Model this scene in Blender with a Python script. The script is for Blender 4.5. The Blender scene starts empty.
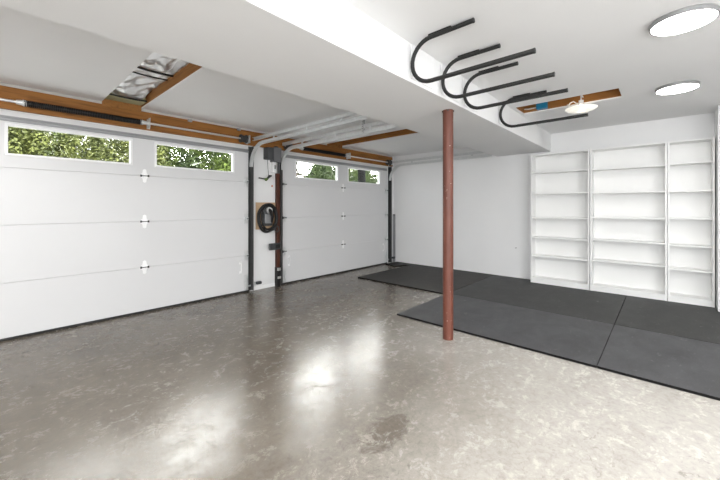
import bpy, bmesh, math, random
from mathutils import Vector, Matrix, noise
R = random.Random(7)
PI = math.pi
scene = bpy.context.scene
COL = scene.collection

# ------------------------------------------------------------------ materials
def mat(name, color=(.8, .8, .8), rough=.5, metal=0.0, spec=.5, emit=None, strength=0.0):
    m = bpy.data.materials.new(name); m.use_nodes = True
    b = m.node_tree.nodes['Principled BSDF']
    b.inputs['Base Color'].default_value = (*color, 1)
    b.inputs['Roughness'].default_value = rough
    b.inputs['Metallic'].default_value = metal
    b.inputs['Specular IOR Level'].default_value = spec
    if emit:
        b.inputs['Emission Color'].default_value = (*emit, 1)
        b.inputs['Emission Strength'].default_value = strength
    return m

class N:
    """tiny node helper"""
    def __init__(s, m):
        s.m = m; s.t = m.node_tree; s.b = s.t.nodes['Principled BSDF']
        s.geo = s.t.nodes.new('ShaderNodeNewGeometry')
        s.P = s.geo.outputs['Position']
    def node(s, typ, **kw):
        n = s.t.nodes.new(typ)
        for k, v in kw.items(): setattr(n, k, v)
        return n
    def link(s, a, b): s.t.links.new(a, b)
    def noise(s, scale, detail=6, rough=.6, dist=0.0, vec=None, stretch=None):
        n = s.node('ShaderNodeTexNoise')
        n.inputs['Scale'].default_value = scale; n.inputs['Detail'].default_value = detail
        n.inputs['Roughness'].default_value = rough; n.inputs['Distortion'].default_value = dist
        v = vec or s.P
        if stretch:
            mp = s.node('ShaderNodeMapping'); mp.inputs['Scale'].default_value = stretch[:3]
            if len(stretch) > 3: mp.inputs['Rotation'].default_value = (0, 0, stretch[3])
            s.link(v, mp.inputs['Vector']); v = mp.outputs['Vector']
        s.link(v, n.inputs['Vector'])
        return n.outputs['Fac']
    def ramp(s, fac, stops):
        n = s.node('ShaderNodeValToRGB'); e = n.color_ramp.elements
        while len(e) < len(stops): e.new(.5)
        for i, (p, c) in enumerate(stops):
            e[i].position = p
            e[i].color = (*c, 1) if isinstance(c, tuple) else (c, c, c, 1)
        s.link(fac, n.inputs['Fac']); return n.outputs['Color']
    def mix(s, fac, a, b, blend='MIX'):
        n = s.node('ShaderNodeMix', data_type='RGBA', blend_type=blend)
        for sock, v in ((n.inputs[0], fac), (n.inputs[6], a), (n.inputs[7], b)):
            if isinstance(v, (int, float)): sock.default_value = v
            elif isinstance(v, tuple): sock.default_value = (*v, 1)
            else: s.link(v, sock)
        return n.outputs[2]
    def math(s, op, a, b=0.0, clamp=False):
        n = s.node('ShaderNodeMath', operation=op); n.use_clamp = clamp
        for sock, v in ((n.inputs[0], a), (n.inputs[1], b)):
            if isinstance(v, (int, float)): sock.default_value = v
            else: s.link(v, sock)
        return n.outputs[0]
    def bump(s, h, strength=.2, dist=.01):
        n = s.node('ShaderNodeBump'); n.inputs['Strength'].default_value = strength
        n.inputs['Distance'].default_value = dist
        s.link(h, n.inputs['Height']); s.link(n.outputs['Normal'], s.b.inputs['Normal'])
    def color(s, c): s.link(c, s.b.inputs['Base Color'])
    def rough(s, c): s.link(c, s.b.inputs['Roughness'])

def mat_wall(name, c, scale=60, bump=.05, rough=.6):
    m = mat(name, c, rough, spec=.3); n = N(m)
    f = n.noise(scale, 4, .6)
    n.bump(f, bump, .004)
    g = n.noise(1.3, 3, .5)
    n.color(n.ramp(g, [(0.3, tuple(x*.97 for x in c)), (.7, c)]))
    return m

M = {}
M['wall'] = mat_wall('white_wall_paint', (.80, .80, .80))
M['ceiling'] = mat_wall('white_ceiling_paint', (.80, .80, .80), 90, .06, .7)
M['gypsum'] = mat('gypsum_edge', (.50, .49, .47), .9)
M['door'] = mat_wall('white_door_enamel', (.68, .68, .685), 220, .08, .45)
M['vinyl'] = mat('white_vinyl', (.80, .80, .80), .35)
M['melamine'] = mat_wall('white_melamine', (.84, .84, .83), 30, .0, .4)
M['rubber'] = mat('black_rubber', (.02, .02, .02), .7)
M['blackcoat'] = mat('black_foam_coating', (.009, .009, .0085), .6)
N_ = N(M['blackcoat']); N_.bump(N_.noise(160, 3, .6), .3, .002)
M['blackmetal'] = mat('black_spring_steel', (.012, .011, .011), .45, .3)
M['darkplastic'] = mat('dark_grey_plastic', (.05, .052, .055), .45)
M['greyplastic'] = mat('mid_grey_plastic', (.13, .13, .135), .5)
M['galv'] = mat('galvanised_steel', (.62, .63, .63), .35, .45)
n = N(M['galv']); n.color(n.ramp(n.noise(35, 3, .6), [(.3, (.60, .61, .61)), (.7, (.68, .69, .69))]))
M['strut'] = mat('dull_grey_steel', (.33, .335, .34), .45, .45)
M['darksteel'] = mat('dark_steel', (.05, .05, .05), .6, .2)
M['silver'] = mat('bright_zinc', (.75, .75, .74), .3, .9)
M['whitemetal'] = mat('white_enamelled_metal', (.9, .9, .9), .3)
M['matedge'] = mat('black_side_rubber', (.006, .006, .006), .85, spec=.15)
M['yellowpad'] = mat('tan_plywood', (.52, .36, .22), .7)
M['green'] = mat('green_plastic', (.10, .16, .03), .5)
M['orange'] = mat('orange_plastic', (.6, .2, .06), .5)
M['blue'] = mat('blue_plastic_box', (.012, .20, .36), .45)
M['wire'] = mat('white_cable', (.75, .74, .7), .5)
M['insul'] = mat('yellow_glass_wool', (.45, .42, .24), .95)
M['led'] = mat('opal_led_diffuser', (.9, .9, .9), .5, emit=(1, .985, .965), strength=40)
M['ledrim'] = mat('grey_lamp_rim', (.28, .28, .28), .4, .2)
M['bulb'] = mat('glowing_bulb', (1, 1, 1), .3, emit=(1, .86, .66), strength=5)
M['shade'] = mat('white_glass_shade', (.95, .95, .92), .2)
M['shade'].node_tree.nodes['Principled BSDF'].inputs['Transmission Weight'].default_value = .35
M['shade'].node_tree.nodes['Principled BSDF'].inputs['Emission Color'].default_value = (1, .95, .85, 1)
M['shade'].node_tree.nodes['Principled BSDF'].inputs['Emission Strength'].default_value = .28

def wood(name, dark, light, axis):
    m = mat(name, light, .6, spec=.3); n = N(m)
    st = (1.2, 14, 14) if axis == 'x' else (14, 1.2, 14) if axis == 'y' else (14, 14, 1.2)
    f = n.noise(1.6, 8, .62, .6, stretch=st); g = n.noise(2.2, 3, .5)
    c = n.ramp(f, [(.33, dark), (.52, light), (.7, tuple(x*1.12 for x in light))])
    n.color(n.mix(n.ramp(g, [(.35, .0), (.7, .45)]), c, tuple(x*.75 for x in light)))
    n.bump(f, .12, .004)
    return m
M['woodx'] = wood('amber_fir_lumber', (.16, .060, .013), (.30, .125, .028), 'x')
M['woody'] = wood('amber_fir_joist', (.18, .072, .018), (.32, .140, .036), 'y')
M['woodz'] = wood('dark_stained_wood', (.035, .010, .006), (.085, .028, .016), 'z')
M['ply'] = wood('subfloor_plywood', (.20, .10, .04), (.32, .18, .08), 'x')

# red primer post with chips
m = mat('red_oxide_primer', (.19, .052, .032), .5); n = N(m); M['post'] = m
base = n.ramp(n.noise(3.0, 5, .6, stretch=(3, 3, .7)), [(.3, (.092, .025, .014)), (.7, (.145, .044, .026))])
chips = n.ramp(n.noise(38, 2, .5), [(.735, 0.0), (.755, 1.0)])
n.color(n.mix(chips, base, (.62, .50, .44))); n.bump(n.noise(60, 3, .6), .08, .002)

# foil
m = mat('crumpled_foil', (.78, .78, .78), .3, .92); n = N(m); M['foil'] = m
n.bump(n.noise(26, 4, .6, .8), .5, .01)

# concrete floor
m = mat('worn_concrete', (.4, .36, .32), .4, spec=.5); n = N(m); M['floor'] = m
big = n.noise(.55, 4, .55, .3)
mid = n.noise(1.5, 9, .66, .6, stretch=(1, 1.15, 1, .75))
streak = n.noise(6.5, 11, .82, .7, stretch=(1, 1.35, 1, .80))
fine = n.noise(26, 8, .78, .6)
pale_tone = n.ramp(mid, [(.28, (.345, .324, .294)), (.50, (.405, .384, .352)), (.72, (.465, .445, .412))])
brown_tone = n.ramp(mid, [(.28, (.090, .074, .056)), (.50, (.128, .108, .084)), (.72, (.18, .155, .125))])
# browner and darker towards the bay side of the room, with a ragged outline
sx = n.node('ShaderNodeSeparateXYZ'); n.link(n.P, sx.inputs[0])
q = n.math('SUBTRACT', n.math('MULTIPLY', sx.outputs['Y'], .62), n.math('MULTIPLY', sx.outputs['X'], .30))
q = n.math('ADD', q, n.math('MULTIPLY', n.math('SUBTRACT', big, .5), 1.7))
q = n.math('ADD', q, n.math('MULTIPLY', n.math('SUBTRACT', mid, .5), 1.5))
bay_mask = n.ramp(n.math('ADD', n.math('MULTIPLY', q, .42), .46, True), [(.25, 0.0), (.75, 1.0)])
c = n.mix(bay_mask, pale_tone, brown_tone)
# old oil patches with ragged outlines
for (ox, oy, ow, oh) in ((4.05, 3.25, .30, .62), (1.66, 1.72, .30, .16), (.9, 3.2, .6, .25), (1.45, 1.13, .22, .10)):
    mp = n.node('ShaderNodeMapping', vector_type='POINT'); mp.inputs['Location'].default_value = (-ox/ow, -oy/oh, 0); mp.inputs['Scale'].default_value = (1/ow, 1/oh, 0)
    n.link(n.P, mp.inputs['Vector']); ln = n.node('ShaderNodeVectorMath', operation='LENGTH'); n.link(mp.outputs['Vector'], ln.inputs[0])
    d_ = n.math('ADD', ln.outputs['Value'], n.math('MULTIPLY', n.math('SUBTRACT', streak, .5), 4.5))
    c = n.mix(n.ramp(d_, [(.55, .62), (1.0, 0.0)]), c, (.085, .068, .05))
# fine trowel streaks, ragged dark scuffs, pale worn patches and specks
c = n.mix(.8, c, n.ramp(streak, [(.34, .80), (.5, 1.0), (.66, 1.14)]), 'MULTIPLY')
dark = n.ramp(n.noise(12, 10, .84, .9, stretch=(1, 1.5, 1, .8)), [(.56, 0.0), (.62, .7)])
patch = n.ramp(n.noise(.8, 3, .6), [(.45, 0.0), (.62, 1.0)])
c = n.mix(n.math('MULTIPLY', dark, patch), c, (.105, .092, .078))
pale = n.ramp(n.noise(17, 9, .8, .6, stretch=(1, 1.3, 1, .8)), [(.62, 0.0), (.72, .24)])
c = n.mix(pale, c, (.56, .535, .49))
speck = n.ramp(fine, [(.34, .68), (.50, 1.0), (.70, 1.15)])
c = n.mix(.8, c, speck, 'MULTIPLY')
vor = n.node('ShaderNodeTexVoronoi', feature='F1'); vor.inputs['Scale'].default_value = 2.4
n.link(n.P, vor.inputs['Vector'])
spots = n.ramp(vor.outputs['Distance'], [(.012, 1.0), (.022, 0.0)])
c = n.mix(spots, c, (.6, .58, .55))
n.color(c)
n.rough(n.ramp(n.math('ADD', n.math('MULTIPLY', streak, .7), n.math('MULTIPLY', fine, .3)), [(.38, .12), (.48, .18), (.57, .30), (.68, .52)]))
n.bump(n.math('ADD', n.math('MULTIPLY', streak, .6), n.math('MULTIPLY', fine, .2)), .24, .010)

def matmat(name, lo, hi, rough):
    m = mat(name, lo, rough, spec=.4); n = N(m)
    f = n.noise(3.0, 7, .65, .4, stretch=(1, 1.6, 1, .4))
    c = n.ramp(f, [(.35, lo), (.68, hi)])
    sc = n.ramp(n.noise(9, 7, .8, .9, stretch=(1, 2.2, 1, .9)), [(.61, 0.0), (.68, .5)])
    c = n.mix(sc, c, (.30, .30, .30))
    sp = n.ramp(n.noise(140, 2, .5), [(.66, 0.0), (.7, .35)])
    n.color(n.mix(sp, c, (.2, .2, .2)))
    n.bump(n.noise(120, 3, .6), .12, .003)
    return m
M['mat_dark'] = matmat('brown_black_stall_rubber', (.018, .0165, .014), (.030, .028, .025), .62)
M['mat_mid'] = matmat('black_stall_rubber', (.020, .020, .019), (.036, .036, .0345), .55)
M['mat_grey'] = matmat('scuffed_sheen_grey_rubber', (.032, .032, .034), (.062, .062, .066), .5)  # near mats: worn, and the lamps' sheen is put into the paler grey

# window glass: clear pane with a fresnel reflection
m = bpy.data.materials.new('clear_glass'); m.use_nodes = True; t = m.node_tree; t.nodes.clear()
o = t.nodes.new('ShaderNodeOutputMaterial'); tr = t.nodes.new('ShaderNodeBsdfTransparent'); gl = t.nodes.new('ShaderNodeBsdfGlossy')
gl.inputs['Roughness'].default_value = .02; fr = t.nodes.new('ShaderNodeFresnel'); fr.inputs['IOR'].default_value = 1.13
mx = t.nodes.new('ShaderNodeMixShader'); tr.inputs['Color'].default_value = (.97, .98, .97, 1)
t.links.new(fr.outputs[0], mx.inputs[0]); t.links.new(tr.outputs[0], mx.inputs[1]); t.links.new(gl.outputs[0], mx.inputs[2]); t.links.new(mx.outputs[0], o.inputs[0])
M['glass'] = m

def leafmat(name, dark, light):
    m = mat(name, light, .55, spec=.3); n = N(m)
    n.color(n.ramp(n.noise(3.2, 4, .7), [(.34, dark), (.56, light), (.74, tuple(min(1, x*1.5) for x in light))]))
    return m
M['leaf_yellow'] = leafmat('yellow_green_leaves', (.030, .042, .010), (.105, .120, .030))
M['leaf_bright'] = leafmat('bright_green_leaves', (.020, .038, .006), (.085, .120, .022))
M['leaf_dark'] = leafmat('deep_green_leaves', (.014, .028, .008), (.050, .075, .022))
M['leaf_pale'] = leafmat('pale_blossom_leaves', (.035, .03, .02), (.12, .105, .085))
M['bark'] = wood('dark_bark', (.003, .003, .003), (.008, .008, .008), 'z')
M['bark'].node_tree.nodes['Principled BSDF'].inputs['Specular IOR Level'].default_value = .05
M['asphalt'] = mat('driveway_concrete', (.22, .22, .21), .9)
M['roof'] = mat('roof_deck', (.25, .24, .22), .9)

# ------------------------------------------------------------------ mesh builder
class MB:
    def __init__(s): s.bm = bmesh.new()
    def box(s, x0, x1, y0, y1, z0, z1, bev=0.0, seg=1):
        vs = [s.bm.verts.new(p) for p in ((x0,y0,z0),(x1,y0,z0),(x1,y1,z0),(x0,y1,z0),(x0,y0,z1),(x1,y0,z1),(x1,y1,z1),(x0,y1,z1))]
        fs = [s.bm.faces.new([vs[i] for i in f]) for f in ((3,2,1,0),(4,5,6,7),(0,1,5,4),(1,2,6,5),(2,3,7,6),(3,0,4,7))]
        if bev:
            es = {e for f in fs for e in f.edges}
            bmesh.ops.bevel(s.bm, geom=list(es), offset=bev, segments=seg, affect='EDGES', profile=.6)
        return s
    def prism(s, pts, z0, z1, bev=0.0):
        a = [s.bm.verts.new((x, y, z0)) for x, y in pts]; b = [s.bm.verts.new((x, y, z1)) for x, y in pts]
        k = len(pts); fs = [s.bm.faces.new(a[::-1]), s.bm.faces.new(b)]
        for i in range(k): fs.append(s.bm.faces.new([a[i], a[(i+1) % k], b[(i+1) % k], b[i]]))
        if bev:
            bmesh.ops.bevel(s.bm, geom=list({e for e in fs[1].edges}), offset=bev, segments=2, affect='EDGES')
        return s
    def prof(s, pts, fn, d0, d1):
        """polygon pts (a,b) extruded from d0 to d1, mapped to space with fn(a,b,d)"""
        A = [s.bm.verts.new(fn(a, b, d0)) for a, b in pts]; B = [s.bm.verts.new(fn(a, b, d1)) for a, b in pts]
        k = len(pts); s.bm.faces.new(A[::-1]); s.bm.faces.new(B)
        for i in range(k): s.bm.faces.new([A[i], A[(i+1) % k], B[(i+1) % k], B[i]])
        return s
    def tube(s, pts, r, n=12, cap=True, closed=False):
        P = [Vector(p) for p in pts]; k = len(P); rr = r if isinstance(r, (list, tuple)) else [r]*k
        up = None; rings = []
        for i in range(k):
            if closed: t = P[(i+1) % k] - P[i-1]
            else: t = P[min(i+1, k-1)] - P[max(i-1, 0)]
            t.normalize()
            if up is None:
                up = Vector((0, 0, 1)) if abs(t.z) < .9 else Vector((1, 0, 0))
            up = up - t*up.dot(t); up.normalize(); w = t.cross(up)
            rings.append([s.bm.verts.new(P[i] + (up*math.cos(2*PI*j/n) + w*math.sin(2*PI*j/n))*rr[i]) for j in range(n)])
        for i in range(k if closed else k-1):
            a, b = rings[i], rings[(i+1) % k]
            for j in range(n): s.bm.faces.new([a[j], a[(j+1) % n], b[(j+1) % n], b[j]])
        if cap and not closed: s.bm.faces.new(rings[0][::-1]); s.bm.faces.new(rings[-1])
        return s
    def lathe(s, prof, c, n=48, axis='z'):
        """prof: (radius, height) list, closed on the axis when r = 0"""
        c = Vector(c); rings = []
        def pt(r, h, a):
            x, y = r*math.cos(a), r*math.sin(a)
            return c + (Vector((x, y, h)) if axis == 'z' else Vector((h, x, y)) if axis == 'x' else Vector((x, h, y)))
        for r, h in prof:
            rings.append([s.bm.verts.new(pt(0, h, 0))] if r == 0 else [s.bm.verts.new(pt(r, h, 2*PI*j/n)) for j in range(n)])
        for a, b in zip(rings, rings[1:]):
            for j in range(n):
                k = (j+1) % n
                if len(a) == 1 and len(b) == 1: continue
                if len(a) == 1: s.bm.faces.new([a[0], b[k], b[j]])
                elif len(b) == 1: s.bm.faces.new([a[j], a[k], b[0]])
                else: s.bm.faces.new([a[j], a[k], b[k], b[j]])
        return s
    def sweep_yz(s, path, prof, X):
        """profile (u along X, v along the path normal) swept along a path in the YZ plane"""
        k = len(path); rings = []
        for i in range(k):
            a, b = path[max(i-1, 0)], path[min(i+1, k-1)]
            ty, tz = b[0]-a[0], b[1]-a[1]; L = math.hypot(ty, tz); ty /= L; tz /= L
            ny, nz = -tz, ty
            rings.append([s.bm.verts.new((X+u, path[i][0]+ny*v, path[i][1]+nz*v)) for u, v in prof])
        m = len(prof)
        for i in range(k-1):
            for j in range(m): s.bm.faces.new([rings[i][j], rings[i][(j+1) % m], rings[i+1][(j+1) % m], rings[i+1][j]])
        s.bm.faces.new(rings[0][::-1]); s.bm.faces.new(rings[-1])
        return s
    def build(s, name, m, parent=None, smooth=None):
        bm = s.bm
        bmesh.ops.recalc_face_normals(bm, faces=bm.faces)
        if parent is not None:
            w = Vector(); p = parent
            while p: w += p.location; p = p.parent
            bmesh.ops.translate(bm, verts=bm.verts, vec=-w)
        me = bpy.data.meshes.new(name)
        if smooth:
            for f in bm.faces: f.smooth = True
            for e in bm.edges:
                if len(e.link_faces) == 2 and e.calc_face_angle(0) > math.radians(smooth): e.smooth = False
        bm.to_mesh(me); bm.free(); me.materials.append(m)
        o = bpy.data.objects.new(name, me); COL.objects.link(o)
        if parent is not None: o.parent = parent
        return o

def tag(o, label, cat, group=None, kind=None):
    o['label'] = label; o['category'] = cat
    if group: o['group'] = group
    if kind: o['kind'] = kind
    return o
def thing(name, loc, label, cat, group=None, kind=None):
    o = bpy.data.objects.new(name, None); COL.objects.link(o); o.location = loc; o.empty_display_size = .1
    return tag(o, label, cat, group, kind)
def base_at(o, loc):
    """move a single-mesh thing's origin to loc"""
    loc = Vector(loc); o.data.transform(Matrix.Translation(-loc)); o.location = loc
    return o
def struct(name, b, m, label, cat, smooth=None):
    return tag(b.build(name, m, None, smooth), label, cat, None, 'structure')

# ------------------------------------------------------------------ dimensions
D = 4.50            # inner face of the garage doors
BX = 6.098          # back wall
ZG, ZR = 2.37, 2.42 # ceilings over the bays / over the workout side
SY0, SY1, SZ = 1.36, 2.21, 2.14   # dropped soffit
TOP = 2.80
LX, RY = -2.95, -2.6

# ------------------------------------------------------------------ shell
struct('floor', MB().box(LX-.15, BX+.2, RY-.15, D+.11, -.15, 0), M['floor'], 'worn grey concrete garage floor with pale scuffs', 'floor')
struct('wall_back', MB().box(BX, BX+.15, RY-.15, D+.12, 0, TOP), M['wall'], 'plain white wall behind the shelving and past the red post', 'wall')
struct('wall_left', MB().box(LX-.15, LX, RY, D+.12, 0, TOP), M['wall'], 'white side wall beyond the wide garage door', 'wall')
struct('wall_rear', MB().box(LX-.15, BX, RY-.15, RY, 0, TOP), M['wall'], 'white wall facing the garage doors', 'wall')
struct('wall_right', MB().box(5.69, BX, RY, -.468, 0, ZR), M['wall'], 'white wall end standing beside the narrow bookcase', 'wall')
w = MB()                                   # garage front wall around the two doors
w.box(LX, -2.345, D, D+.12, 0, TOP).box(2.562, 3.088, D, D+.12, .055, TOP).box(5.862, BX, D, D+.12, 0, TOP)
w.box(-2.345, 2.562, D, D+.12, 2.125, TOP).box(3.088, 5.862, D, D+.12, 2.125, TOP)
struct('wall_front', w, M['wall'], 'white wall pier and surround of the two garage doors', 'wall')
struct('trim_1', MB().box(2.562, 3.088, D-.006, D+.115, 0, .056, .003), M['whitemetal'], 'low white sill board between the two garage doors', 'trim')
# ceilings with their cut openings
H1 = (.80, 1.165, 2.42, 4.46); H2 = (4.05, 4.42, 2.69, 4.46); H3 = (4.21, 4.575, .335, 1.325)
c = MB(); t0, t1 = ZG, ZG+.014
xs = [LX, H1[0], H1[1], H2[0], H2[1], BX]
c.box(xs[0], xs[1], SY1-.02, 4.468, t0, t1).box(xs[1], xs[2], SY1-.02, H1[2], t0, t1).box(xs[2], xs[3], SY1-.02, 4.468, t0, t1)
c.box(xs[3], xs[4], SY1-.02, H2[2], t0, t1).box(xs[4], xs[5], SY1-.02, 4.468, t0, t1)
struct('ceiling', c, M['ceiling'], 'white plasterboard ceiling over the car bays with two cut openings', 'ceiling')
c = MB(); t0, t1 = ZR, ZR+.014
c.box(LX, H3[0], RY, SY0+.02, t0, t1).box(H3[1], BX, RY, SY0+.02, t0, t1)
c.box(H3[0], H3[1], RY, H3[2], t0, t1).box(H3[0], H3[1], H3[3], SY0+.02, t0, t1)
struct('ceiling_over_shelves', c, M['ceiling'], 'white ceiling above the bookcases with one cut opening', 'ceiling')
struct('beam', MB().box(LX, BX, SY0, SY1, SZ, TOP-.02, .002), M['ceiling'], 'wide white boxed-in beam crossing the ceiling on the red post', 'beam')
struct('roof', MB().box(LX-.15, BX+.15, RY-.15, D+.12, TOP, TOP+.12), M['roof'], 'deck above the garage ceilings', 'roof')
struct('subfloor', MB().box(LX, BX, SY1, D, 2.66, 2.685).box(LX, BX, RY, SY0, 2.69, 2.715), M['ply'], 'plywood decking seen up inside the ceiling openings', 'subfloor')
# joists showing in the openings
struct('trim_2', MB().box(1.165, 1.205, SY1, 4.46, ZG+.014, 2.66), M['woody'], 'amber joist inside the foil-filled ceiling opening', 'joist')
struct('trim_3', MB().box(.76, .80, SY1, 4.46, ZG+.014, 2.66), M['woody'], 'amber joist on the hidden side of the foil-filled opening', 'joist')
struct('trim_4', MB().box(4.42, 4.46, SY1, 4.46, ZG+.014, 2.66), M['woody'], 'amber joist in the ceiling opening over the single garage door', 'joist')
struct('trim_5', MB().box(4.01, 4.05, SY1, 4.46, ZG+.014, 2.66), M['woody'], 'amber joist on the hidden side of the opening over the single door', 'joist')
struct('trim_6', MB().box(4.575, 4.615, RY, SY0, ZR+.014, 2.69), M['woody'], 'amber joist in the ceiling opening near the black hooks', 'joist')
struct('trim_7', MB().box(4.17, 4.21, RY, SY0, ZR+.014, 2.69), M['woody'], 'amber joist on the hidden side of the opening near the hooks', 'joist')
struct('trim_8', MB().box(.80, 1.165, 4.458, D, 2.327, 2.62).box(4.05, 4.42, 4.458, D, 2.327, 2.47).box(4.05, 4.42, 2.64, 2.69, ZG+.014, 2.66).box(.80, 1.165, 2.37, 2.42, ZG+.014, 2.66).box(4.21, 4.575, 1.325, 1.36, ZR+.014, 2.69).box(4.21, 4.575, .295, .335, ZR+.014, 2.69), M['woody'], 'blocking across the ends of the ceiling openings', 'joist')
struct('trim_9', MB().box(LX, 6.0, 4.462, D, 2.135, 2.245, .003).box(LX, 6.0, 4.468, D, 2.247, 2.343, .003), M['woodx'], 'long amber timber header above the garage doors', 'header')
struct('trim_10', MB().box(LX, .80, 4.474, D, 2.345, 2.66).box(1.165, 4.05, 4.474, D, 2.345, 2.66).box(4.42, 6.0, 4.474, D, 2.345, 2.66), M['gypsum'], 'pale strip between timber header and ceiling', 'trim')
struct('trim_11', MB().box(2.982, 3.034, 4.44, D, .30, 1.76, .003), M['woodz'], 'dark stained timber post between the garage doors', 'post')

# ------------------------------------------------------------------ garage doors
SEC = [(.022, .531), (.533, 1.065), (1.067, 1.598), (1.600, 2.130)]
def hinge(x, z, door, m, pin):
    b = MB()
    pts = [(-.034, -.012), (-.034, .012), (-.018, .030), (-.014, .066), (0, .074), (.014, .066), (.018, .030), (.034, .012), (.034, -.012), (.018, -.030), (.014, -.066), (0, -.074), (-.014, -.066), (-.018, -.030)]
    b.prof([(p*1.2, q*1.08) for p, q in pts], lambda a, c, d: (x+a, D-d, z+c), 0.0, .005)
    b.box(x-.016, x+.016, D-.012, D-.004, z-.03, z+.03, .002)
    h = b.build('hinge', m, door)
    MB().tube([(x-.046, D-.014, z), (x+.046, D-.014, z)], .0045, 8).box(x-.044, x-.030, D-.022, D-.004, z-.012, z+.012).box(x+.030, x+.044, D-.022, D-.004, z-.012, z+.012).build('hinge_pin', pin, h)
def roller_hinge(x, z, side, door):
    b = MB().box(x-.03, x+.03, D-.005, D, z-.07, z+.07, .002)
    b.box(x-.022, x+.022, D-.035, D-.004, z-.02, z+.025, .003)
    h = b.build('roller_bracket', M['galv'], door)
    MB().tube([(x-.012*side, D-.046, z), (x+.075*side, D-.046, z)], .006, 8).tube([(x+.064*side, D-.046, z), (x+.078*side, D-.046, z)], .022, 14).build('roller', M['darksteel'], h)
def make_door(n, x0, x1, wins, label, hx, ex):
    d = thing('door_%d' % n, ((x0+x1)/2, D, 0), label, 'garage door', None, 'structure')
    for i, (z0, z1) in enumerate(SEC[:3]):
        MB().box(x0, x1, D, D+.045, z0, z1, .004, 1).box(x0, x1, D+.012, D+.034, z1-.01, z1+.012).build('panel', M['door'], d)
    z0, z1 = SEC[3]; wz0, wz1 = 1.722, 2.002
    b = MB(); e = [x0]
    b.box(x0, x1, D, D+.045, z0, wz0, .003).box(x0, x1, D, D+.045, wz1, z1, .003)
    for a, c in wins: e += [a, c]
    e.append(x1)
    for k in range(0, len(e), 2): b.box(e[k], e[k+1], D, D+.045, wz0-.005, wz1+.005)
    b.build('panel', M['door'], d)
    for a, c in wins:
        f = MB(); fw = .012
        f.box(a-.012, c+.012, D-.007, D+.05, wz0-.010, wz0+fw, .003).box(a-.012, c+.012, D-.007, D+.05, wz1-fw, wz1+.012, .003)
        f.box(a-.012, a+fw, D-.007, D+.05, wz0+fw-.002, wz1-fw+.002, .002).box(c-fw, c+.012, D-.007, D+.05, wz0+fw-.002, wz1-fw+.002, .002)
        fo = f.build('window_frame', M['vinyl'], d)
        MB().box(a+fw-.004, c-fw+.004, D+.018, D+.022, wz0+fw-.004, wz1-fw+.004).build('pane', M['glass'], fo)
    st = [(.0, 2.030), (.0, 2.080), (-.004, 2.080), (-.014, 2.074), (-.014, 2.064), (-.006, 2.059), (-.006, 2.051), (-.018, 2.046), (-.018, 2.034), (-.004, 2.030)]
    MB().prof(st, lambda a, c, dd: (dd, D+a, c), x0+.02, x1-.02).build('strut', M['strut'], d)
    MB().box(x0, x1, D-.004, D+.05, 0, .024, .004).build('bottom_seal', M['rubber'], d)
    for x in hx:
        for z in (.532, 1.066, 1.599): hinge(x, z, d, M['whitemetal'], M['darksteel'])
    for x, s in ex:
        for z in (.532, 1.066, 1.599): roller_hinge(x, z, s, d)
        b = MB().box(x-.035, x+.035, D-.006, D, .03, .25, .002).box(x-.012, x+.012, D-.02, D-.005, .04, .20, .002)
        b.tube([(x, D-.03, .09), (x+.07*s, D-.03, .09)], .012, 8)
        b.build('bottom_bracket', M['galv'], d)
        lx = x - .085*s
        h = MB()
        h.tube([(lx, D, .30), (lx, D-.022, .305), (lx, D-.022, .425), (lx, D, .43)], .007, 8).box(lx-.02, lx+.02, D-.004, D, .28, .315, .002).box(lx-.02, lx+.02, D-.004, D, .415, .45, .002)
        h.build('lift_handle', M['whitemetal'], d)
    return d
make_door(1, -2.33, 2.548, [(-2.31, -1.373), (-1.130, -.146), (.094, 1.078), (1.322, 2.306)],
          'wide white sectional garage door with a row of oblong windows', [-1.24, -.018, 1.207], [(-2.27, -1), (2.492, 1)])
make_door(2, 3.102, 5.848, [(3.372, 4.345), (4.618, 5.588)],
          'narrower white sectional garage door with two windows, past the charging cable', [4.480], [(3.160, -1), (5.790, 1)])

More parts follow.
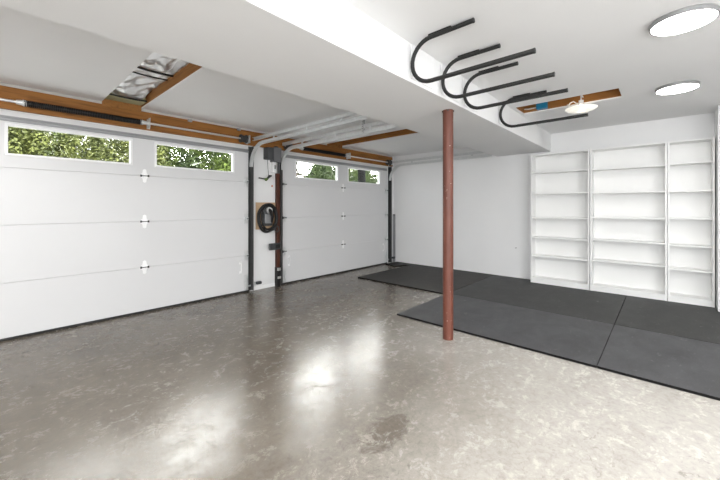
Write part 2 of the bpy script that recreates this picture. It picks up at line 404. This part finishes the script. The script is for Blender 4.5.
# ------------------------------------------------------------------ door tracks (two rails each)
def track(name, X, label, side, y_end=2.235, hang=None):
    t = thing(name, (X, 4.44, 0), label, 'door track', 'garage door tracks')
    U = [(side*u, v) for u, v in ((.016, -.022), (.016, .022), (-.016, .022), (-.016, .018), (.012, .018), (.012, -.018), (-.016, -.018), (-.016, -.022))]
    path = [(4.455, .03), (4.455, .9), (4.455, 1.82)]
    for k in range(1, 11):
        a = k/10*PI/2
        path.append((4.455-.32*(1-math.cos(a)), 1.82+.32*math.sin(a)))
    path += [(3.2, 2.142), (y_end, 2.148)]
    cut = 3
    MB().sweep_yz(path[:cut], U, X).build('vertical_rail', M['darksteel'], t)  # same galvanised rail, its shade put into a darker colour
    MB().sweep_yz(path[cut-1:], U, X).build('curved_rail', M['galv'], t, 40)
    up = [(4.40, 2.215), (3.2, 2.218), (y_end, 2.220)]
    MB().sweep_yz(up, U, X).build('upper_rail', M['galv'], t)
    # wall brackets that tie the rail to the jamb
    for z in (.14, .62, 1.15, 1.70):
        MB().box(X+side*.006-.014, X+side*.006+.014, 4.490, D, z-.045, z+.045, .002).build('jamb_bracket', M['strut'], t)
    MB().box(X+side*.0205-.003, X+side*.0205+.003, 4.425, D-.001, .02, 2.12, .001).box(X-.026, X+.022, 4.484, 4.489, .02, 2.12).build('jamb_angle', M['darksteel'], t)
    # splice plates between the two rails
    for y in ((3.9, 3.2, 2.6)):
        MB().box(X+side*.018-.002, X+side*.018+.002, y-.02, y+.02, 2.13, 2.235).build('rail_tie', M['galv'], t)
    if hang:
        for y in hang:
            b = MB().box(X+side*.022-.003, X+side*.022+.003, y-.018, y+.018, 2.13, ZG, .001).box(X+side*.022-.003, X+side*.022+.025, y-.018, y-.014, 2.13, ZG)
            hb = b.build('hanger', M['galv'], t)
            h = MB()
            for k in range(7): h.tube([(X+side*.022-.0042, y, 2.16+k*.028), (X+side*.022+.0042, y, 2.16+k*.028)], .006, 8)
            h.build('punched_hole', M['darksteel'], hb)
    return t
track('door_track', 2.548, 'paired galvanised rails of the wide door, beside the motor unit', 1)
track('door_track', 3.063, 'paired galvanised rails between motor unit and single door', -1, hang=(2.72,))
track('door_track', 5.892, 'paired galvanised rails running along the white back wall', 1)
track('door_track', -2.375, 'paired galvanised rails at the far side of the wide door', -1)

# ------------------------------------------------------------------ torsion springs
def spring(x0, x1, sx0, sx1, label, drums, plates):
    y, z = 4.405, 2.20
    t = thing('torsion_spring', ((sx0+sx1)/2, y, z), label, 'torsion spring', 'garage door torsion springs')
    MB().tube([(x0, y, z), (x1, y, z)], .0125, 12).build('shaft', M['silver'], t, 40)
    turns = int((sx1-sx0)/.0135); pts = []
    for k in range(turns*9+1):
        a = 2*PI*k/9
        pts.append((sx0+(sx1-sx0)*k/(turns*9), y+.025*math.cos(a), z+.025*math.sin(a)))
    MB().tube(pts, .0062, 5).tube([(sx0, y, z), (sx1, y, z)], .020, 12).build('spring_coil', M['blackmetal'], t, 60)
    for x, s in ((sx0, -1), (sx1, 1)):
        MB().lathe([(0, -.02*s), (.026, -.02*s), (.030, .004*s), (.024, .012*s), (.019, .05*s), (0, .05*s)], (x, y, z), 20, 'x').build('winding_cone', M['galv'], t, 30)
    for x in drums:
        MB().lathe([(0, -.045), (.056, -.045), (.056, -.036), (.046, -.028), (.046, .03), (.060, .038), (.060, .045), (0, .045)], (x, y, z), 24, 'x').build('cable_drum', M['darksteel'], t, 30)
    for x in plates:
        b = MB().box(x-.003, x+.003, y-.06, 4.462, z-.055, z+.055, .002).box(x-.003, x+.03, 4.458, 4.4615, z-.055, z+.055)
        b.lathe([(0, -.012), (.03, -.012), (.03, .012), (0, .012)], (x, y, z), 20, 'x')
        b.build('bearing_plate', M['galv'], t)
    return t
spring(-2.33, 2.50, .205, 1.155, 'black coil spring on the steel shaft over the wide garage door', (2.40,), (1.222, 2.47))
spring(3.10, 5.84, 3.44, 4.44, 'black coil spring over the narrower garage door', (3.16, 5.78), (4.53, 5.835))

# ------------------------------------------------------------------ opener, cord, charger, small wall fittings
t = thing('door_opener', (2.86, D, 1.80), 'dark grey wall-mounted door motor in the corner under the rails', 'door opener')
MB().box(2.775, 2.882, 4.375, D, 1.955, 2.135, .010, 2).build('motor_housing', M['darkplastic'], t, 40)
MB().box(2.888, 3.028, 4.385, D, 1.925, 2.15, .012, 2).build('gear_case', M['greyplastic'], t, 40)
MB().box(2.880, 2.890, 4.40, D, 1.97, 2.12).build('housing_joint', M['galv'], t)
MB().lathe([(0, 0), (.03, 0), (.03, .02), (0, .02)], (2.96, 4.43, 2.148), 20).build('drive_collar', M['darksteel'], t, 40)
MB().box(2.905, 2.965, 4.43, D, 1.765, 1.927, .004).build('junction_cover', M['vinyl'], t)
MB().tube([(2.935, 4.425, 1.88), (2.935, 4.425, 1.82)], .010, 8).build('cable_gland', M['darksteel'], t)
MB().tube([(3.005, 4.43, 1.93), (3.005, 4.43, 1.765)], .018, 12).build('conduit', M['darkplastic'], t, 40)
t = thing('pull_cord', (2.81, 4.40, 1.62), 'manual release cord with dark and green pull handle below the motor', 'cord')
MB().tube([(2.81, 4.44, 1.952), (2.811, 4.43, 1.82), (2.812, 4.41, 1.705)], .004, 6).build('cord', M['darksteel'], t)
MB().tube([(2.64, 4.40, 1.665), (2.69, 4.40, 1.66), (2.74, 4.40, 1.655)], .010, 8).tube([(2.785, 4.40, 1.665), (2.82, 4.40, 1.70), (2.855, 4.40, 1.71)], [.014, .022, .010], 10).build('handle', M['darkplastic'], t, 40)
MB().tube([(2.735, 4.40, 1.655), (2.76, 4.40, 1.645), (2.79, 4.40, 1.66)], [.014, .024, .014], 10).build('handle_grip', M['green'], t, 40)
o = tag(MB().box(2.915, 2.935, D-.014, D, 1.545, 1.575, .004).build('cord_clip', M['orange'], None, 40), 'tiny orange cord clip on the white pier below the pull cord', 'cord clip'); base_at(o, (2.925, D, 1.56))
t = thing('wall_charger', (2.86, D, 1.08), 'black charging cable coiled on a plywood wall board between the doors', 'wall charger')
MB().box(2.645, 2.978, D-.018, D, .90, 1.305, .002).build('backing_board', M['yellowpad'], t)
MB().box(2.735, 2.90, D-.075, D-.018, .95, 1.255, .02, 3).build('charger_body', M['darkplastic'], t, 40)
MB().box(2.76, 2.875, D-.082, D-.073, .99, 1.13, .003).build('cover_plate', M['strut'], t)
MB().lathe([(0, -.02), (.050, -.02), (.055, 0), (.045, .012), (0, .014)], (2.82, D-.085, 1.19), 24, 'y').build('holster', M['silver'], t, 40)
MB().tube([(2.82, D-.09, 1.20), (2.83, D-.13, 1.16), (2.86, D-.12, 1.09), (2.86, D-.10, 1.0)], [.022, .026, .02, .014], 12).build('charging_plug', M['blackmetal'], t, 40)
pts = []
for k in range(6*40+1):
    a = 2*PI*k/40 + PI/2; lp = k/40
    rx = .148+.018*math.sin(lp*2.1); rz = .195+.016*math.cos(lp*1.7)
    pts.append((2.805+rx*math.cos(a)+.006*math.sin(lp*5), D-.045-.011*lp+.008*math.sin(3*a), 1.07+rz*math.sin(a)-.012*math.sin(lp*3)))
MB().tube(pts, .0115, 8).build('cable_coil', M['blackcoat'], t, 60)
pts = [(2.935+.035*math.cos(2*PI*k/20), D-.12-.004*k/20, .90+.045*math.sin(2*PI*k/20)) for k in range(28)]
MB().tube(pts, .008, 8).tube([(2.90, D-.12, .905), (2.87, D-.115, .885), (2.83, D-.10, .873)], .009, 8).build('cable_end', M['darksteel'], t, 40)
t = thing('lock_mount', (2.93, 4.44, .62), 'black lock bracket fixed low on the dark timber post', 'lock')
MB().box(2.83, 3.03, 4.405, 4.44, .58, .68, .004).build('lock_plate', M['darkplastic'], t)
MB().box(2.93, 3.01, 4.392, 4.406, .605, .66, .004).build('latch_bolt', M['blackmetal'], t)
t = thing('latch_hardware', (3.0, 4.44, .0), 'worn silver and black latch fitting at the foot of the dark post', 'latch')
MB().box(2.975, 3.034, 4.425, D, .001, .30, .003).build('foot_plate', M['blackmetal'], t)
MB().box(2.975, 3.034, 4.418, 4.427, .25, .295, .002).build('strike_plate', M['silver'], t)
MB().box(2.98, 3.036, 4.415, 4.427, .125, .16, .002).build('strike_plate', M['silver'], t)
def eye(x, y, z, label, s):
    t = thing('safety_sensor', (x, y, z), label, 'sensor', 'door safety sensors')
    MB().box(x-.03, x+.045, y-.02, y+.02, z-.02, z+.022, .006, 2).build('sensor_body', M['darkplastic'], t, 40)
    MB().tube([(x+s*.045-.0, y, z), (x+s*.052, y, z)], .012, 12).build('lens', M['blackmetal'], t)
    MB().box(x-.028, x-.022, y-.01, D, z-.015, z+.015).build('sensor_bracket', M['galv'], t)
eye(2.655, 4.44, .115, 'black safety sensor low beside the wide door rail', 1)
eye(5.995, 4.44, .115, 'black safety sensor low in the corner by the back wall', -1)
t = thing('track_angle', (6.03, 4.46, .02), 'upright dark steel angle in the corner beside the single door rail', 'steel angle')
MB().box(6.01, 6.05, 4.455, 4.462, .019, 1.06).box(6.045, 6.051, 4.43, 4.462, .019, 1.06).build('angle_iron', M['strut'], t)
MB().box(6.008, 6.052, 4.428, 4.464, 1.055, 1.075, .003).build('end_cap', M['darkplastic'], t)
for x, l in ((1.70, 'small hanger clip on the ceiling edge right of the foil opening'), (2.36, 'small hanger clip on the ceiling edge by the cable drum')):
    b = MB().box(x-.025, x+.025, 4.452, 4.472, 2.318, 2.352, .003).tube([(x+.01, 4.446, 2.345), (x+.01, 4.456, 2.345)], .009, 8)
    o = tag(b.build('hanger_clip', M['strut']), l, 'clip', 'clips on the timber header'); base_at(o, (x, 4.47, 2.33))

# ------------------------------------------------------------------ foil-wrapped duct
t = thing('foil_duct', (.98, 3.4, 2.5), 'crumpled silver foil duct wrap strapped inside the ceiling opening', 'duct')
b = MB(); nx, ny = 26, 110; V = []
for j in range(ny+1):
    row = []
    for i in range(nx+1):
        x = .802+(1.163-.802)*i/nx; y = 2.422+(4.27-2.422)*j/ny; u = i/nx
        z = 2.525 - .03*math.sin(PI*u) - .10*max(0, (y-3.75)/.52)**1.5 + .045*abs(noise.noise(Vector((x*4.5, y*2.2, 1.3)))) + .02*noise.noise(Vector((x*13+y*5, y*9, 4.)))
        if u > .94: z = 2.488 + .012*noise.noise(Vector((1., y*8, 2.)))
        row.append(b.bm.verts.new((x, y, z)))
    V.append(row)
for j in range(ny):
    for i in range(nx): b.bm.faces.new([V[j][i], V[j][i+1], V[j+1][i+1], V[j+1][i]])
top = [b.bm.verts.new((x, y, 2.62)) for x, y in ((.802, 2.422), (1.163, 2.422), (1.163, 4.27), (.802, 4.27))]
b.bm.faces.new(top)
b.bm.faces.new([top[0]] + [V[0][i] for i in range(nx+1)] + [top[1]]); b.bm.faces.new([top[3]] + [V[ny][i] for i in range(nx+1)] + [top[2]])
b.bm.faces.new([top[0]] + [V[j][0] for j in range(ny+1)] + [top[3]]); b.bm.faces.new([top[1]] + [V[j][nx] for j in range(ny+1)] + [top[2]])
b.build('foil_wrap', M['foil'], t, 50)
for y, dy, r, zz in ((3.44, -.01, .011, 2.476), (3.60, .0, .007, 2.476), (4.24, .0, .009, 2.405)):
    pts = [(.802+.36*k/12, y-dy*k/12, zz-.008*math.sin(PI*k/12)) for k in range(13)]
    MB().tube(pts, r, 8).build('strap', M['blackcoat'], t, 50)
b = MB().box(.80, 1.165, 4.275, 4.455, 2.395, 2.62, .02, 2)
o = tag(b.build('insulation_batt', M['insul'], None, 40), 'yellow-green insulation batt stuffed at the header end of the opening', 'insulation'); base_at(o, (.98, 4.36, 2.395))

# ------------------------------------------------------------------ red post
t = thing('support_post', (2.882, 1.50, 0), 'rust-red round steel post holding up the boxed-in beam', 'post')
MB().lathe([(0, 0), (.048, 0), (.048, SZ), (0, SZ)], (2.882, 1.50, 0), 40).build('column_tube', M['post'], t, 40)
for k in range(4):
    a = k*PI/2+.5; x, y = 2.882+.044*math.cos(a), 1.50+.044*math.sin(a)
    MB().box(x-.009, x+.009, y-.009, y+.009, SZ-.016, SZ-.001, .002).build('cap_lug', M['darksteel'], t)

# ------------------------------------------------------------------ rubber mats
def rmat(pts, m, label):
    cx = sum(p[0] for p in pts)/len(pts); cy = sum(p[1] for p in pts)/len(pts)
    o = tag(MB().prism(pts, 0, .019, .0015).build('rubber_mat', m), label, 'mat', 'rubber floor mats'); base_at(o, (cx, cy, 0))
    o.data.materials.append(M['matedge'])                       # darker black on the side faces
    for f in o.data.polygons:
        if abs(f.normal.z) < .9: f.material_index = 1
def rect(x0, x1, y0, y1): return [(x0, y0), (x1, y0), (x1, y1), (x0, y1)]
rmat(rect(4.30, 6.094, 2.262, 3.955), M['mat_dark'], 'darkest black rubber mat, in front of the single garage door')
rmat(rect(4.345, 6.094, .382, 2.258), M['mat_mid'], 'black rubber mat under the two wide bookcases')
rmat([(4.345, -1.45), (5.685, -1.45), (5.685, -.464), (6.094, -.464), (6.094, .378), (4.345, .378)], M['mat_mid'], 'black rubber mat under the narrow bookcase')
rmat(rect(3.115, 4.341, .382, 2.258), M['mat_grey'], 'scuffed grey rubber mat next to the red post')
rmat(rect(3.115, 4.341, -1.45, .378), M['mat_grey'], 'scuffed grey rubber mat out in front of the narrow bookcase')
rmat([(5.62, 4.14), (5.98, 3.96), (6.094, 3.96), (6.094, 4.42), (5.70, 4.42)], M['mat_dark'], 'small black rubber offcut in the corner by the rail foot')

# ------------------------------------------------------------------ bookcases
def bookcase(y0, y1, zs, label):
    z0, z1, xf, xb = .019, 2.081, 5.87, BX-.002; th = .020
    t = thing('bookcase', ((xf+xb)/2, (y0+y1)/2, z0), label, 'bookcase', 'white bookcases along the back wall')
    for y in (y0, y1-th): MB().box(xf, xb, y, y+th, z0, z1, .0015).build('side_panel', M['melamine'], t)
    MB().box(xb-.006, xb, y0+th, y1-th, z0, z1-.001).build('back_panel', M['melamine'], t)
    MB().box(xf+.001, xb-.006, y0+th, y1-th, z1-th, z1, .0015).build('top_panel', M['melamine'], t)
    for z in zs: MB().box(xf+.012, xb-.006, y0+th, y1-th, z-.020, z, .0015).build('shelf', M['melamine'], t)
    MB().box(xf+.004, xb-.006, y0+th, y1-th, .080, .100, .0015).build('bottom_shelf', M['melamine'], t)
    MB().box(xf+.012, xf+.028, y0+th, y1-th, z0, .080, .001).build('plinth', M['melamine'], t)
bookcase(.806, 1.600, (.462, .757, 1.072, 1.460, 1.797), 'wide white bookcase tucked under the end of the boxed-in beam')
bookcase(-.030, .797, (.470, .768, 1.090, 1.449, 1.790), 'wide white bookcase in the middle, beside the narrow one')
bookcase(-.456, -.034, (.447, .752, 1.099, 1.446, 1.800), 'narrow white bookcase against the wall end')
o = tag(MB().tube([(BX-.02, 1.90, .53), (BX, 1.90, .527)], .004, 8).tube([(BX-.02, 1.90, .53), (BX-.02, 1.878, .535)], .005, 8).build('wall_hook', M['darksteel'], None, 40), 'tiny metal hook on the white wall left of the bookcases', 'hook'); base_at(o, (BX, 1.90, .527))

# ------------------------------------------------------------------ ceiling U-hooks
def uhook(X, label):
    t = thing('storage_hook', (X, 1.19, ZR), label, 'hook', 'black storage hooks under the ceiling')
    rt, zt, zb, ye = .0145, ZR-.021, 2.100, SY0-.028
    rc = (zt-zb)/2; zc = (zt+zb)/2; yc = ye-rc
    pts = [(X, .885, zt), (X, 1.03, zt), (X, yc, zt)]
    for k in range(1, 16):
        a = PI/2-PI*k/15
        pts.append((X, yc+rc*math.cos(a), zc+rc*math.sin(a)))
    pts += [(X, .85, zb), (X, .535, zb)]
    MB().tube(pts, rt, 14).build('hook_tube', M['blackcoat'], t, 50)
    MB().tube([(X, .537, zb), (X, .527, zb)], .0155, 14).build('end_cap', M['rubber'], t, 40)
    MB().tube([(X, .887, zt), (X, .877, zt)], .0155, 14).build('end_cap', M['rubber'], t, 40)
    MB().box(X-.012, X+.012, 1.03, 1.20, zt+.008, ZR, .003).build('mounting_plate', M['blackcoat'], t)
    MB().box(X+.02, X+.34, SY0-.010, SY0, 2.165, ZR-.002, .002).build('backing_plate', M['vinyl'], t)
uhook(2.025, 'black U-shaped storage hook farthest from the ceiling opening')
uhook(2.470, 'black U-shaped storage hook second from the camera end of the row')
uhook(2.870, 'black U-shaped storage hook third along, before the wide gap')
uhook(3.765, 'black U-shaped storage hook closest to the glass lamp')

# ------------------------------------------------------------------ lamps
def led(x, y, label):
    t = thing('ceiling_light', (x, y, ZR), label, 'ceiling light', 'round flush ceiling lights')
    MB().lathe([(0, 0), (.160, 0), (.164, -.006), (.161, -.029), (.153, -.031), (.152, -.024), (0, -.024)], (x, y, ZR), 64).build('rim', M['ledrim'], t, 30)
    MB().lathe([(0, -.0245), (.151, -.0245), (.150, -.030), (0, -.032)], (x, y, ZR), 64).build('diffuser', M['led'], t, 60)
led(2.93, -.088, 'round flush ceiling light nearer the camera, looking larger')
led(4.53, -.095, 'round flush ceiling light nearer the bookcases, looking smaller')
# pendant-mounted glass shade below the opening
cx, cy, cz = 4.46, .69, 2.318
t = thing('glass_lamp', (cx, cy, cz), 'shallow white glass lamp hanging at the ceiling opening with blue box', 'lamp')
MB().lathe([(.145, .026), (.152, .028), (.152, .022), (.125, .004), (.075, -.010), (0, -.014), (0, -.010), (.075, -.006), (.12, .008), (.145, .026)], (cx, cy, cz), 48).build('shade', M['shade'], t, 50)
MB().lathe([(0, .0), (.03, .004), (.036, .03), (.028, .05), (.016, .065), (0, .065)], (cx, cy, cz+.002), 24).build('bulb', M['bulb'], t, 60)
MB().lathe([(0, 0), (.022, 0), (.024, .05), (0, .05)], (cx, cy, cz+.066), 20).tube([(cx, cy, cz+.11), (cx, cy, 2.50), (4.575, cy, 2.50)], .007, 8).build('socket', M['vinyl'], t, 40)
MB().tube([(4.50, .83, 2.42), (4.48, .82, 2.40), (4.46, .795, 2.425), (4.47, .765, 2.44), (4.48, .74, 2.415), (4.47, .69, 2.405)], .007, 8).build('lamp_wire', M['wire'], t, 40)
t = thing('junction_box', (4.55, 1.11, 2.45), 'blue plastic junction box on the joist in the ceiling opening', 'junction box')
MB().box(4.50, 4.575, 1.05, 1.165, 2.436, 2.53, .005).build('box_body', M['blue'], t)
MB().box(4.495, 4.502, 1.057, 1.158, 2.443, 2.523, .002).build('box_cover', M['blue'], t)
b = MB().tube([(4.56, 1.315, 2.478), (4.55, 1.27, 2.468), (4.56, 1.22, 2.472), (4.55, 1.166, 2.47)], .008, 8)
o = tag(b.build('electric_cable', M['wire'], None, 40), 'pale cable running along the joist into the blue box', 'cable'); base_at(o, (4.56, 1.24, 2.47))

# ------------------------------------------------------------------ outside: drive, shrubs and trees
struct('ground', MB().box(-14, 26, D+.11, 34, -.16, -.01), M['asphalt'], 'paved ground outside the garage doors', 'ground')
def leaf(b, p, nrm, L, W, rnd):
    a = nrm.orthogonal().normalized(); a.rotate(Matrix.Rotation(rnd.random()*2*PI, 3, nrm)); c = nrm.cross(a)
    tip = p + a*L - nrm*L*.18; base_ = p - a*L*.3; mid_ = p + a*L*.3
    v = [b.bm.verts.new(q) for q in (base_, mid_ + c*W + nrm*W*.3, tip, mid_ - c*W + nrm*W*.3)]
    b.bm.faces.new([v[0], v[1], v[2]]); b.bm.faces.new([v[0], v[2], v[3]])
def plant(name, x, y, rx, ry, z0, z1, nl, L, W, m, label, cat, group, trunk_r=.06, fern=False, clumps=44):
    rnd = random.Random(int(x*131+y*17+nl)); t = thing(name, (x, y, -.01), label, cat, group)
    b = MB(); cz, rz = (z0+z1)/2, (z1-z0)/2
    cl = []
    for k in range(clumps):
        u = Vector((rnd.gauss(0, 1), rnd.gauss(0, 1), rnd.gauss(0, 1))).normalized()*(.9*rnd.random()**.45)
        cl.append((Vector((x+u.x*rx, y+u.y*ry, cz+u.z*rz)), rnd.uniform(.20, .36)))
    for k in range(nl):
        c0, r0 = cl[k % clumps]; u = Vector((rnd.gauss(0, 1), rnd.gauss(0, 1), rnd.gauss(0, 1))).normalized()
        p = c0 + Vector((u.x*rx*r0, u.y*ry*r0, u.z*rz*r0))*rnd.uniform(.7, 1.05)
        nrm = (u + Vector((rnd.uniform(-.6, .6), rnd.uniform(-.6, .6), rnd.uniform(0, .9)))).normalized()
        leaf(b, p, nrm, L*rnd.uniform(.6, 1.3), W*rnd.uniform(.7, 1.2), rnd)
    if fern:
        for k in range(60):                     # long arching fronds over the leaf mass
            a = rnd.random()*2*PI; s = Vector((x+rnd.uniform(-rx, rx)*.7, y+rnd.uniform(-ry, ry)*.7, rnd.uniform(z0+.3*(z1-z0), z1)))
            d = Vector((math.cos(a), math.sin(a), .7)); LL = rnd.uniform(.35, .6)
            for q in range(12):
                u = q/11; p = s + d*LL*u - Vector((0, 0, .75*u*u*LL))
                for sg in (-1, 1):
                    side = d.cross(Vector((0, 0, 1))).normalized()*sg
                    v = [b.bm.verts.new(w_) for w_ in (p, p+side*.16*(1-u*.7)+d*.06+Vector((0, 0, .02)), p+d*.045)]
                    b.bm.faces.new(v)
    b.build('foliage', m, t)
    s = MB()
    for k in range(5):
        a = k*1.26; e = Vector((x+rx*.5*math.cos(a), y+ry*.5*math.sin(a), cz+rz*.3))
        s.tube([(x+.04*math.cos(a), y+.04*math.sin(a), -.02), (x+.15*rx*math.cos(a), y+.15*ry*math.sin(a), cz*.5), e], [trunk_r, trunk_r*.7, trunk_r*.25], 7)
    s.build('stem', M['bark'], t, 60)
G = 'garden shrubs beyond the doors'
LW = (.062, .022)
plant('shrub', .55, 8.7, .85, .75, .2, 3.3, 17000, *LW, M['leaf_yellow'], 'yellow-green bush seen through the window nearest the left edge', 'shrub', G)
plant('shrub', 2.20, 8.7, .72, .7, .2, 3.1, 12000, *LW, M['leaf_yellow'], 'yellow-green bush behind the wide pillar between the first two windows', 'shrub', G)
plant('fern_shrub', 3.95, 8.7, .70, .75, .2, 3.1, 12000, .075, .02, M['leaf_bright'], 'bright ferny shrub seen through the window right of the white hinges', 'shrub', G, fern=True)
plant('blossom_shrub', 6.72, 9.2, .50, .6, .2, 2.95, 4200, .06, .028, M['leaf_pale'], 'thin pale blossoming bush in the first window of the single door', 'shrub', G)
plant('shrub', 8.02, 9.3, .68, .6, .2, 3.15, 12000, *LW, M['leaf_dark'], 'deep green bush in the first window of the single door', 'shrub', G)
plant('shrub', 10.6, 9.3, .80, .75, .2, 3.2, 12000, *LW, M['leaf_dark'], 'deep green bush right of the dark tree trunk', 'shrub', G)
plant('shrub', .45, 11.4, .95, .8, .2, 3.9, 11000, .08, .03, M['leaf_bright'], 'taller green bush behind the bush of the leftmost window', 'shrub', G)
plant('shrub', 2.55, 11.4, .9, .8, .2, 3.9, 11000, .08, .03, M['leaf_yellow'], 'taller yellow-green bush between the bushes of the first two windows', 'shrub', G)
plant('shrub', 4.75, 11.4, 1.05, .8, .2, 3.9, 11000, .08, .03, M['leaf_dark'], 'taller deep green bush behind the ferny shrub', 'shrub', G)
plant('shrub', 10.0, 11.6, .85, .8, .2, 3.9, 9000, .08, .03, M['leaf_dark'], 'taller deep green bush behind the dark tree trunk', 'shrub', G)
plant('shrub', 12.3, 11.6, .9, .8, .2, 3.9, 9000, .08, .03, M['leaf_bright'], 'taller green bush at the far right end of the planting', 'shrub', G)
for x, mm, l in ((-1.2, 'leaf_dark', 'tallest deep green bush of the back row, at its near end'), (1.78, 'leaf_yellow', 'tallest yellow-green bush of the back row, behind the first two bushes'),
              (4.35, 'leaf_bright', 'tallest bright green bush of the back row, behind the deep green middle bush'), (7.25, 'leaf_bright', 'tallest bright green bush of the back row, beside the gap of white sky'), (9.62, 'leaf_dark', 'tallest deep green bush of the back row, showing beyond the pale blossom'),
              (12.7, 'leaf_dark', 'tallest deep green bush of the back row, past the pale sky gap'), (15.1, 'leaf_yellow', 'tallest yellow-green bush of the back row, behind the dark tree trunk'), (17.5, 'leaf_bright', 'tallest bright green bush of the back row, at its far end')):
    plant('shrub', x, 13.6, 1.12, .95, .2, 4.6, 13000, .095, .036, M[mm], l, 'shrub', G)
t = thing('tall_tree', (9.02, 8.1, -.01), 'tree with dark straight trunk in the last garage window', 'tree')
MB().tube([(9.02, 8.1, -.03), (9.03, 8.1, 1.5), (9.0, 8.12, 4.0), (9.05, 8.1, 8.5)], [.19, .145, .13, .06], 12).build('trunk', M['bark'], t, 50)
b = MB(); rnd = random.Random(3)
for k in range(3500):
    u = Vector((rnd.gauss(0, 1), rnd.gauss(0, 1), rnd.gauss(0, 1))).normalized()*rnd.uniform(.5, 1)
    leaf(b, Vector((9.02+u.x*1.4, 8.1+u.y*1.4, 8.2+u.z*2.0)), u, .18, .06, rnd)
b.build('crown', M['leaf_dark'], t)

# ------------------------------------------------------------------ light
wd = bpy.data.worlds.new('sky'); scene.world = wd; wd.use_nodes = True
wt = wd.node_tree; bg = wt.nodes['Background']
tc = wt.nodes.new('ShaderNodeTexCoord'); dp = wt.nodes.new('ShaderNodeVectorMath'); dp.operation = 'DOT_PRODUCT'
gd = Vector((3.4, 4.5, 3.2)).normalized(); dp.inputs[1].default_value = gd
wt.links.new(tc.outputs['Generated'], dp.inputs[0])
rp = wt.nodes.new('ShaderNodeValToRGB'); rp.color_ramp.interpolation = 'EASE'
e = rp.color_ramp.elements; e[0].position = .78; e[0].color = (.075, .078, .083, 1); e[1].position = .99; e[1].color = (1, .99, .97, 1)
wt.links.new(dp.outputs['Value'], rp.inputs[0]); wt.links.new(rp.outputs[0], bg.inputs[0]); bg.inputs[1].default_value = 55.0   # hazy sky with an added bright lobe for the floor reflections
sun = bpy.data.lights.new('sun', 'SUN'); sun.energy = 9; sun.angle = .02; sun.color = (1, .95, .86)
so = bpy.data.objects.new('sun', sun); COL.objects.link(so); so.rotation_euler = (math.radians(42), 0, math.radians(-18))
def wall_fill(loc, rot, sx, sy, power):
    l = bpy.data.lights.new('unseen_wall_fill', 'AREA'); l.shape = 'RECTANGLE'; l.size = sx; l.size_y = sy; l.energy = power; l.color = (.93, .965, 1)
    o = bpy.data.objects.new('unseen_wall_fill', l); COL.objects.link(o); o.location = loc; o.rotation_euler = rot
wall_fill((.6, RY+.03, 1.35), (PI/2, 0, 0), 3.6, 1.9, 78)        # added fill panel at the closed rear wall, brightens ceiling and doors
wall_fill((LX+.03, -.7, 1.2), (PI/2, 0, -PI/2), 3.0, 1.9, 120)    # and an added one at the closed side wall
def lamp(x, y, z, power, size=.3):
    l = bpy.data.lights.new('unseen_fill_lamp', 'AREA'); l.shape = 'DISK'; l.size = size; l.energy = power; l.color = (1, .985, .965)
    o = bpy.data.objects.new('unseen_fill_lamp', l); COL.objects.link(o); o.location = (x, y, z)
# added unseen fill lamps, along the assumed lamp row and over the bays
for x in (1.33, -.27, -1.87): lamp(x, -.09, ZR-.03, 24)
for x in (2.9, 1.33, -.27): lamp(x, -1.75, ZR-.03, 24)
for x, y in ((-.55, 3.3), (-2.0, 3.3)): lamp(x, y, ZG-.03, 18)

# ------------------------------------------------------------------ camera
cam = bpy.data.cameras.new('camera'); co = bpy.data.objects.new('camera', cam); COL.objects.link(co)
co.location = (0, 0, 1.2316); co.rotation_euler = (PI/2, 0, -.83379871)
cam.sensor_width = 36; cam.lens = 36*334.8968/720; cam.shift_y = -(240-207.3167)/720
cam.clip_start = .02
scene.camera = co
vs = scene.view_settings
vs.view_transform = 'Standard'; vs.look = 'None'; vs.exposure = 0.1; vs.gamma = 1; vs.use_curve_mapping = False
scene.cycles.use_denoising = True
scene.cycles.max_bounces = 12; scene.cycles.diffuse_bounces = 8
scene.cycles.sample_clamp_indirect = 6
